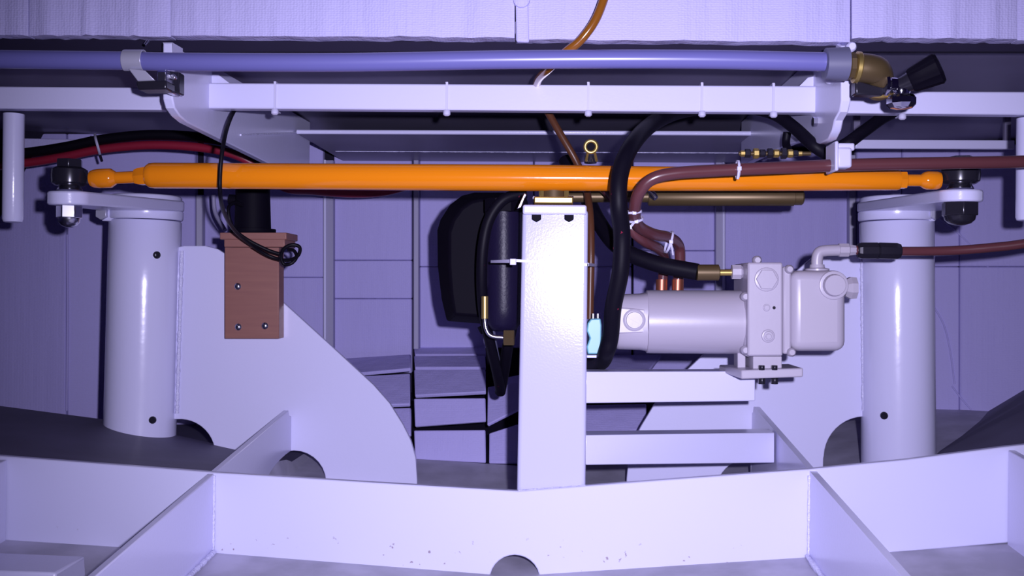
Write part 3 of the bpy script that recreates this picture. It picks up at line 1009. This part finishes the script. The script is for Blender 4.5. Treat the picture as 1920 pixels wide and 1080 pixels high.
# end bell: round with flats
A, B = W(1152, 603, YM), W(1211, 603, YM)
v, f = [], []
seg = 40
prof = [(0.0, 46), (0.05, 51), (0.12, 53), (0.8, 54), (1.0, 56)]
for s, r in prof:
    for k in range(seg):
        a = 2 * math.pi * (k + 0.5) / seg
        yy, zz = math.cos(a), math.sin(a)
        q = (abs(yy) ** 3.2 + abs(zz) ** 3.2) ** (-1 / 3.2)
        v.append(A.lerp(B, s) + Vector((0, yy * q * S(r, YM) * 0.97, zz * q * S(r, YM) * 0.97)))
for i in range(len(prof) - 1):
    for k in range(seg):
        a = i * seg + k
        b = i * seg + (k + 1) % seg
        f.append((a, b, b + seg, a + seg))
f.append(tuple(range(seg)))
f.append(tuple(range((len(prof) - 1) * seg, len(prof) * seg)))
bell = MB().add(v, f).build('end_bell', 'pump', pu, smooth=40)
yf = YM - S(55, YM)
MB().lathe(W(1189, 600, yf + 0.004), (0, -1, 0), [(0, S(21, yf)), (0.005, S(21, yf)), (0.006, S(19, yf)), (0.0062, S(16, yf)), (0.009, S(15, yf))], 24).build('brush_cap', 'pump', bell)
MB().box(W(1189, 600, yf - 0.006), (0.018, 0.002, 0.003), Matrix.Rotation(0.5, 3, 'Y')).build('slot', 'pump', bell)
a = [W(1158, 576, yf + 0.002), W(1210, 580, yf + 0.002), W(1210, 624, yf + 0.002), W(1158, 626, yf + 0.002)]
MB().hexa(a + [p + Vector((0, 0.01, 0)) for p in a]).build('boss', 'pump', bell, bevel=0.002)
# flange between motor and block
A, B = W(1386, 604, YM), W(1402, 604, YM)
MB().box((A + B) / 2, ((B - A).length, S(118, YM), S(122, YM))).build('flange', 'pump', pu, bevel=0.006)
yb = YM - 0.062
def blk(x0, x1, y0, y1, Yf, Yb):
    a = [W(x0, y1, Yf), W(x1, y1, Yf), W(x1, y0, Yf), W(x0, y0, Yf)]
    return MB().hexa(a + [p + Vector((0, Yb - Yf, 0)) for p in a])
block = blk(1402, 1468, 492, 668, yb, YM + 0.055).build('manifold', 'pump', pu, bevel=0.003)
blk(1468, 1484, 500, 664, yb + 0.012, YM + 0.05).build('cover_flange', 'pump', pu, bevel=0.003)
tank = blk(1483, 1588, 507, 659, yb + 0.008, YM + 0.05).build('reservoir', 'pump', pu, bevel=0.014, bseg=4)
def plug(x, y, Yf, r, parent, hexed=True, name='plug', h=0.006):
    mb = MB()
    c = W(x, y, Yf)
    mb.lathe(c + Vector((0, 0.002, 0)), (0, -1, 0), [(0, S(r * 1.12, Yf)), (0.004, S(r * 1.12, Yf)), (0.0045, S(r, Yf))], 24)
    if hexed:
        hexprism(mb, c, (0, -1, 0), S(r, Yf), h, 0.5)
    else:
        mb.lathe(c, (0, -1, 0), [(0, S(r * 0.9, Yf)), (h, S(r * 0.8, Yf))], 20)
    mb.build(name, 'pump', parent, bevel=0.0008, smooth=30)
plug(1437, 524, yb, 20, block)
plug(1437, 577, yb, 6, block, False, h=0.004)
plug(1440, 630, yb, 11, block, False, h=0.004)
plug(1441, 631, yb - 0.004, 5, block, True, h=0.003)
MB().lathe(W(1451, 577, yb + 0.001), (0, -1, 0), [(0, S(3, yb)), (0.002, S(3, yb))], 10).build('pin', 'dark_steel', block)
plug(1563, 535, yb + 0.008, 24, tank, False, h=0.011)
turned([(1584, 540, YM - 0.01, 16), (1594, 540, YM - 0.01, 22), (1604, 540, YM - 0.01, 21), (1606, 540, YM - 0.01, 14)], 8).build('end_plug', 'pump', tank, smooth=20)
for x, y in ((1396, 556), (1396, 656), (1478, 505), (1482, 660), (1418, 488)):
    MB().lathe(W(x, y, yb + 0.016), (0, -1, 0), [(0, S(8, YM)), (0.008, S(8, YM)), (0.012, S(5, YM))], 12).build('bolt', 'pump', pu)
# outlet elbow and pipe union
turned([(1532, 512, YM, 22), (1532, 504, YM, 22), (1532, 502, YM, 14), (1532, 496, YM, 13)], 20).build('port_base', 'pump', pu)
MB().tube(path([(1532, 506, YM), (1532, 486, YM), (1536, 474, YM), (1548, 470, YM), (1575, 469, YM)], 6), S(10.5, YM), 20).build('outlet_elbow', 'pump', pu, smooth=60)
turned([(1572, 469, YM, 11), (1573, 469, YM, 13), (1590, 469, YM, 13), (1592, 469, YM, 11), (1604, 469, YM, 9)], 8).build('outlet_nut', 'pump', pu, smooth=20)
# inlet fitting
turned([(1404, 510, YM - 0.02, 13), (1394, 510, YM - 0.02, 13), (1393, 510, YM - 0.02, 10), (1388, 510, YM - 0.02, 14), (1372, 510, YM - 0.02, 14), (1371, 510, YM - 0.02, 9)], 8).build('inlet_nut', 'pump', pu, smooth=20)
# foot plate
a = [W(1390, 694, 1.47), W(1506, 690, 1.47), W(1506, 707, 1.47), W(1390, 711, 1.47)]
q = [W(1348, 684, 1.58), W(1480, 682, 1.58), W(1480, 694, 1.58), W(1348, 696, 1.58)]
MB().hexa([a[3], a[2], a[1], a[0], q[3], q[2], q[1], q[0]]).build('foot_plate', 'pump', pu, bevel=0.002)
blk(1412, 1466, 668, 692, yb + 0.02, YM + 0.02).build('pedestal', 'pump', pu, bevel=0.001)
blk(1383, 1398, 660, 690, yb + 0.05, YM + 0.02).build('pedestal', 'pump', pu, bevel=0.001)
for x in (1428, 1452):
    mb = MB()
    hexprism(mb, W(x, 708, 1.478), (0, 0, -1), S(7, 1.48), S(12, 1.48))
    mb.build('foot_bolt', 'dark_steel', pu, bevel=0.0006)
    mb = MB()
    hexprism(mb, W(x, 694, 1.472), (0, 0, 1), S(6, 1.48), S(9, 1.48))
    mb.build('foot_bolt', 'dark_steel', pu, bevel=0.0006)

# ------------------------------------------------------------------ hoses and pipes
def hose(name, pts, r, material, label, cat, n=8, seg=16, Yref=1.5):
    o = MB().tube(path(pts, n), S(r, Yref), seg).build(name, material, smooth=70)
    return tag(o, label, cat)

bh = hose('black_hose', [(1400, 196, 1.62), (1320, 200, 1.60), (1262, 212, 1.57), (1215, 238, 1.50), (1180, 280, 1.43), (1162, 330, 1.405), (1160, 385, 1.40),
     (1166, 440, 1.42), (1163, 510, 1.43), (1150, 575, 1.45), (1145, 630, 1.48), (1137, 660, 1.495), (1126, 680, 1.55), (1100, 684, 1.64)], 15.5, 'rubber', 'thick black hose looping in front of the orange rod', 'hose', 10, 20)
h2 = thing('black_hose', 'thick black hose with brass end running into the pump', 'hose', W(1200, 500, 1.55))
MB().tube(path([(1060, 300, 1.76), (1095, 360, 1.71), (1122, 415, 1.63), (1160, 463, 1.56), (1225, 493, 1.53), (1308, 510, 1.51)], 10), S(15.5, 1.53), 20).build('hose', 'rubber', h2, smooth=70)
Yh = 1.51
turned([(1306, 511, Yh, 13), (1307, 511, Yh, 15), (1347, 511, Yh, 15), (1349, 511, Yh, 11)], 24).build('ferrule', 'bronze', h2)
turned([(1347, 511, Yh, 6), (1374, 511, Yh, 6)], 16).build('stem', 'brass', h2)

hose('black_hose', [(1400, 200, 1.58), (1452, 214, 1.56), (1490, 240, 1.53), (1525, 272, 1.50), (1552, 290, 1.50)], 12, 'rubber', 'black hose slanting down below the beam left of the right bracket', 'hose')
hose('black_hose', [(1720, 196, 1.60), (1664, 216, 1.57), (1620, 246, 1.53), (1590, 268, 1.51), (1556, 288, 1.53)], 12, 'rubber', 'black hose slanting down below the beam under the chrome tap', 'hose')
hose('black_hose', [(1476, 248, 1.62), (1474, 270, 1.62), (1482, 290, 1.60)], 8, 'rubber', 'short black hose stub above the small brass fittings', 'hose')

# brass fitting row above the copper pipe
bf2 = thing('hose_coupling', 'row of small dark and brass couplings above the copper pipe', 'coupling', W(1440, 298, 1.50))
for i, (x, r, m_) in enumerate(((1388, 6, 'brass'), (1396, 9, 'dark_steel'), (1412, 10, 'brass'), (1424, 8, 'dark_steel'), (1438, 10, 'dark_steel'), (1450, 8, 'brass'), (1464, 11, 'dark_steel'), (1476, 8, 'brass'), (1486, 6, 'dark_steel'), (1494, 5, 'brass'))):
    nxt = x + 11
    turned([(x, 288, 1.50, r * 0.8), (x + 1, 288, 1.50, r), (nxt - 2, 288, 1.5, r), (nxt, 288, 1.50, r * 0.8)], 8).build('coupling_nut', m_, bf2, smooth=20)
turned([(1385, 288, 1.5, 4), (1520, 288, 1.5, 4)], 10).build('stem', 'bronze', bf2)

cp1 = hose('copper_pipe', [(2080, 296, 1.40), (1920, 303, 1.40), (1750, 306, 1.40), (1600, 309, 1.40), (1450, 315, 1.395), (1340, 320, 1.39), (1265, 325, 1.385), (1222, 336, 1.385), (1198, 362, 1.395), (1190, 395, 1.42),
     (1196, 422, 1.46), (1222, 438, 1.50), (1256, 446, 1.55), (1272, 460, 1.585), (1275, 485, 1.595), (1272, 520, 1.60), (1270, 566, 1.60)], 11.5, 'copper', 'long brown copper pipe curving in from the right edge to behind the pump', 'pipe', 10, 18, 1.4)
cp2 = hose('copper_pipe', [(1120, 340, 1.60), (1150, 372, 1.56), (1176, 405, 1.50), (1186, 432, 1.49), (1208, 452, 1.51), (1234, 466, 1.55), (1245, 482, 1.59), (1243, 520, 1.60), (1240, 566, 1.60)], 10, 'copper', 'shorter brown copper pipe alongside the longer one behind the pump', 'pipe', 8, 16)
for x, p, lab in ((1270, cp1, 0), (1240, cp2, 0)):
    MB().tube([W(x + 1, 524, 1.60), W(x, 564, 1.60)], S(11.5, 1.55), 16).build('bare_end', 'copper_bare', p)
rp = thing('copper_pipe', 'brown copper pipe with black union running from the pump outlet to the right', 'pipe', W(1700, 478, YM))
MB().tube(path([(1600, 469, YM), (1640, 470, YM), (1690, 471, YM), (1780, 470, YM), (1860, 464, YM - 0.01), (1925, 456, YM - 0.02), (2060, 430, YM - 0.04)], 8), S(8.5, YM), 18).build('pipe', 'copper', rp, smooth=60)
turned([(1607, 470, YM, 11), (1609, 470, YM, 14), (1614, 470, YM, 16), (1644, 470, YM, 16), (1646, 470, YM, 13)], 8).build('union_nut', 'dark_steel', rp, smooth=20)
turned([(1646, 470, YM, 13), (1648, 470, YM, 16), (1680, 471, YM, 16), (1688, 471, YM, 13), (1690, 471, YM, 9)], 8).build('union_nut', 'dark_steel', rp, smooth=20)

hose('amber_hose', [(1150, -60, 1.33), (1135, -10, 1.33), (1116, 38, 1.33), (1088, 76, 1.335), (1058, 100, 1.345), (1030, 128, 1.38), (1010, 148, 1.46), (1006, 168, 1.56), (1012, 184, 1.58)], 8.5, 'amber', 'thin amber hose coming down over the header wall', 'hose', 10, 16, 1.35)
hose('brown_hose', [(1012, 180, 1.585), (1024, 204, 1.60), (1050, 250, 1.62), (1080, 302, 1.63), (1097, 345, 1.62), (1106, 400, 1.575), (1108, 470, 1.56), (1107, 540, 1.56), (1106, 598, 1.56)], 7.5, 'brown', 'thin brown hose running from the beam down beside the post', 'hose', 10, 16, 1.5)

# cable ties on the pipes
def ring_tie(px, py, Y, r, direction, label, tail=None):
    c = W(px, py, Y)
    d = Vector(direction).normalized()
    up = Vector((0, 1, 0))
    n = (up - d * up.dot(d)).normalized()
    b = d.cross(n)
    k = 20
    R = S(r, Y)
    root = thing('cable_tie', label, 'cable tie', c, 'cable ties on the pipes')
    v, f = [], []
    for s, rr2 in ((-0.0016, R), (0.0016, R), (0.0016, R + 0.0014), (-0.0016, R + 0.0014)):
        for i in range(k):
            a = 2 * math.pi * i / k
            v.append(c + d * s + (n * math.cos(a) + b * math.sin(a)) * rr2)
    for j in range(4):
        for i in range(k):
            f.append((j * k + i, j * k + (i + 1) % k, ((j + 1) % 4) * k + (i + 1) % k, ((j + 1) % 4) * k + i))
    MB().add(v, f).build('strap', 'nylon', root, smooth=40)
    h = c - n * R
    MB().box(h + Vector((0, -0.001, 0)), (0.006, 0.004, 0.006)).build('lock', 'nylon', root, bevel=0.0008)
    if tail:
        MB().tube([h, W(tail[0], tail[1], Y - 0.012)], 0.0016, 6).build('tail', 'nylon', root)
ring_tie(1383, 318, 1.392, 16, (1, 0, 0), 'white cable tie on the copper pipe below the small brass couplings', (1383, 336))
ring_tie(1188, 397, 1.422, 14, (0.1, 0.2, -1), 'upper of two white cable ties on the copper pipe bend')
ring_tie(1191, 411, 1.44, 14, (0.2, 0.4, -1), 'lower of two white cable ties on the copper pipe bend')
ring_tie(1176, 424, 1.44, 20, (0.6, 0.2, -0.6), 'white cable tie binding copper pipe to the thick black hose', (1158, 414))
ring_tie(1254, 454, 1.535, 20, (1, 0.1, -0.3), 'white cable tie round the copper pipes above the black hose with brass end', (1262, 478))
# pipe clip hanging from the right bracket
pc = thing('pipe_clip', 'white plastic clip holding the copper pipe under the right bracket', 'clip', W(1580, 318, 1.40))
blk(1570, 1598, 276, 314, 1.372, 1.40).build('clip_body', 'nylon', pc, bevel=0.003)
blk(1566, 1573, 264, 320, 1.371, 1.42).build('clip_arm', 'nylon', pc, bevel=0.002)
blk(1572, 1603, 268, 282, 1.376, 1.43).build('clip_tab', 'nylon', pc, bevel=0.002)

# ------------------------------------------------------------------ things behind and beside the post
hb = thing('filter_housing', 'black moulded filter housing behind the post', 'housing', W(900, 610, 1.72))
out = [(820, 432), (826, 412), (844, 384), (866, 367), (890, 361), (985, 361), (985, 606), (905, 607), (838, 602), (828, 560), (821, 500)]
inn = [(842, 436), (850, 412), (866, 390), (884, 378), (900, 374), (985, 374), (985, 594), (905, 594), (852, 590), (846, 552), (842, 500)]
A = [W(x, y, 1.73) for x, y in out]
Bk = [W(x, y, 1.73) + Vector((0, 0.15, 0)) for x, y in out]
Cf = [W(x, y, 1.69) for x, y in inn]
n = len(out)
f = [tuple(range(2 * n, 3 * n)), tuple(range(2 * n - 1, n - 1, -1))]
for i in range(n):
    j = (i + 1) % n
    f.append((i, j, j + n, i + n))
    f.append((i, i + 2 * n, j + 2 * n, j))
MB().add(A + Bk + Cf, f).build('shell', 'plastic', hb, bevel=0.004, smooth=25)
turned([(944, 392, 1.63, 24), (944, 396, 1.63, 34), (944, 580, 1.63, 36), (944, 606, 1.63, 33), (944, 618, 1.63, 24), (944, 622, 1.63, 10)], 36).build('bowl', 'bowl', hb, smooth=60)
turned([(945, 372, 1.63, 30), (945, 374, 1.63, 38), (945, 398, 1.63, 38), (945, 400, 1.63, 33)], 8).build('bowl_cap', 'plastic', hb, smooth=20)
turned([(916, 603, 1.69, 24), (922, 616, 1.69, 24), (924, 618, 1.69, 14)], 20).build('drain_boss', 'plastic', hb)
hose('black_hose', [(985, 362, 1.60), (945, 374, 1.59), (918, 410, 1.59), (906, 460, 1.59), (903, 520, 1.60), (906, 580, 1.62), (916, 630, 1.64), (930, 690, 1.68), (938, 730, 1.72)], 11, 'rubber', 'black hose running down the front of the filter housing', 'hose')
hose('black_hose', [(960, 610, 1.64), (952, 650, 1.66), (946, 690, 1.70), (938, 735, 1.76)], 12, 'rubber', 'black hose behind the bent steel tube low beside the post', 'hose')
hose('black_hose', [(920, 610, 1.66), (926, 650, 1.68), (938, 712, 1.72)], 8, 'pvc_dark', 'dark grey hose hanging below the filter housing', 'hose')
bt_ = thing('bent_tube', 'bright bent metal tube with brass nut left of the post', 'tube', W(925, 640, 1.56))
MB().tube(path([(909, 560, 1.56), (909, 598, 1.56), (912, 618, 1.56), (922, 630, 1.56), (946, 633, 1.56)], 6), S(4, 1.56), 12).build('tube', 'steel', bt_, smooth=60)
turned([(909, 555, 1.56, 5.5), (909, 556, 1.56, 6.5), (909, 597, 1.56, 6.5), (909, 598, 1.56, 5)], 14).build('sleeve', 'brass', bt_)
turned([(944, 633, 1.56, 13), (945, 633, 1.56, 16), (964, 633, 1.56, 16), (965, 633, 1.56, 13)], 6).build('nut', 'bronze', bt_, smooth=20)

tie = thing('cable_tie', 'long white cable tie round the square post', 'cable tie', W(1040, 495, 1.45))
y0 = 1.4475
a = [W(966, 486, y0), W(1103, 494, y0), W(1103, 499, y0), W(966, 491, y0)]
MB().hexa([a[3], a[2], a[1], a[0]] + [p + Vector((0, 0.0016, 0)) for p in (a[3], a[2], a[1], a[0])]).build('strap', 'nylon', tie)
a = [W(1101, 493, y0), W(1116, 495, 1.56), W(1116, 500, 1.56), W(1101, 499, y0)]
MB().hexa([a[3], a[2], a[1], a[0]] + [p + Vector((0.002, 0, 0)) for p in (a[3], a[2], a[1], a[0])]).build('strap', 'nylon', tie)
a = [W(920, 488, 1.50), W(968, 486, y0), W(968, 493, y0), W(920, 493, 1.50)]
MB().hexa([a[3], a[2], a[1], a[0]] + [p + Vector((0, 0.002, 0)) for p in (a[3], a[2], a[1], a[0])]).build('tail', 'nylon', tie)
MB().box(W(962, 491, y0 - 0.001), (S(12, 1.45), 0.005, S(12, 1.45))).build('lock', 'nylon', tie, bevel=0.001)

cy = thing('solenoid_valve', 'small cyan valve block between the post and the pump', 'valve', W(1115, 668, 1.55))
out = [(1102, 606), (1108, 598), (1126, 597), (1128, 610), (1127, 664), (1102, 664), (1100, 650), (1106, 634), (1100, 620)]
MB().prism([W(x, y, 1.515) for x, y in out], (0, 0.05, 0)).build('body', 'cyan', cy, bevel=0.002)
for x in (1112, 1121):
    turned([(x, 598, 1.53, 3), (x, 588, 1.53, 3)], 8).build('terminal', 'dark_steel', cy)
blk(1100, 1126, 666, 671, 1.512, 1.56).build('mount', 'white', cy, bevel=0.001)
turned([(1127, 635, 1.53, 4), (1138, 635, 1.53, 4)], 10).build('stem', 'brass', cy)

# ------------------------------------------------------------------ wooden block with sender
wbk = thing('wooden_block', 'reddish brown wooden mounting block screwed to the left gusset plate', 'wooden block', W(472, 636, YG))
blk(421, 523, 461, 635, YG - 0.035, YG - 0.0005).build('board', 'wood', wbk, bevel=0.0015)
blk(420, 534, 448, 463, YG - 0.075, YG - 0.0005).build('ledge', 'wood', wbk, bevel=0.0015)
blk(412, 537, 436, 449, YG - 0.080, YG - 0.0005).build('ledge', 'wood', wbk, bevel=0.0015)
for x, y in ((446, 537), (447, 613), (497, 611)):
    MB().lathe(W(x, y, YG - 0.034), (0, -1, 0), [(0, S(6.5, YG)), (0.002, S(6.5, YG)), (0.0045, S(4, YG)), (0.005, S(1.5, YG))], 14).build('screw', 'steel', wbk)
sn = thing('rudder_sender', 'black round sensor standing on the wooden block', 'sensor', W(475, 436, YG - 0.03))
YS = YG - 0.035
turned([(474, 440, YS, 40), (474, 436, YS, 43), (474, 430, YS, 43), (474, 429, YS, 34), (474, 362, YS, 32), (474, 330, YS, 32)], 32).build('body', 'plastic', sn, smooth=40)
turned([(430, 374, YS, 10), (475, 378, YS, 10)], 14).build('lever', 'plastic', sn)
cb = thing('black_cable', 'thin black cable hanging in front of the orange rod and coiled at the wooden block', 'cable', W(520, 500, 1.72))
MB().tube(path([(452, 196, 1.58), (440, 206, 1.54), (427, 235, 1.485), (418, 275, 1.455), (413, 320, 1.45), (413, 365, 1.46), (421, 400, 1.54), (440, 432, 1.66), (470, 458, 1.74), (505, 480, 1.77), (538, 488, 1.77),
     (558, 480, 1.765), (562, 464, 1.76), (548, 459, 1.755), (533, 466, 1.755), (527, 480, 1.76), (532, 495, 1.765), (546, 494, 1.765), (556, 482, 1.77), (551, 470, 1.775), (540, 468, 1.78)], 8), S(3.8, 1.6), 10).build('cable', 'cable', cb, smooth=80)
MB().tube(path([(455, 385, 1.78), (440, 380, 1.76), (428, 392, 1.74), (436, 425, 1.74), (460, 447, 1.75), (500, 468, 1.765), (530, 478, 1.77)], 8), S(3.6, 1.7), 10).build('cable_return', 'cable', cb, smooth=80)
hose('grey_conduit', [(400, 366, 2.2), (404, 400, 2.2), (422, 432, 2.18)], 6, 'stiff', 'thin grey conduit behind the wooden block', 'conduit')

# battery cables at the left
red = hose('battery_cable', [(-80, 318, 2.0), (45, 306, 2.0), (120, 294, 2.0), (190, 280, 2.0), (280, 272, 2.0), (370, 276, 2.0), (440, 290, 2.0), (490, 318, 2.02), (535, 352, 2.05), (590, 358, 2.1), (660, 363, 2.15), (720, 360, 2.2), (780, 344, 2.25)], 8.5, 'red', 'thick red battery cable curving behind the orange rod', 'cable', 8, 14, 2.0)
blkc = hose('battery_cable', [(-80, 298, 1.99), (45, 287, 1.99), (120, 276, 1.99), (190, 262, 1.99), (280, 253, 1.99), (370, 257, 1.99), (440, 270, 1.99), (480, 296, 2.01), (520, 332, 2.05), (560, 352, 2.12), (640, 348, 2.2)], 9.5, 'cable', 'thick black battery cable lying above the red one', 'cable', 8, 14, 2.0)
t = thing('cable_tie', 'dark cable tie binding the red and black battery cables', 'cable tie', W(184, 285, 1.98))
MB().tube(curve([W(178, 252, 1.99), W(180, 262, 1.968), W(185, 280, 1.970), W(188, 292, 1.99)], 4), 0.0026, 6).build('strap', 'nylon', t)
MB().tube([W(187, 290, 1.985), W(191, 302, 1.98)], 0.003, 6).build('tail', 'nylon_dark', t)
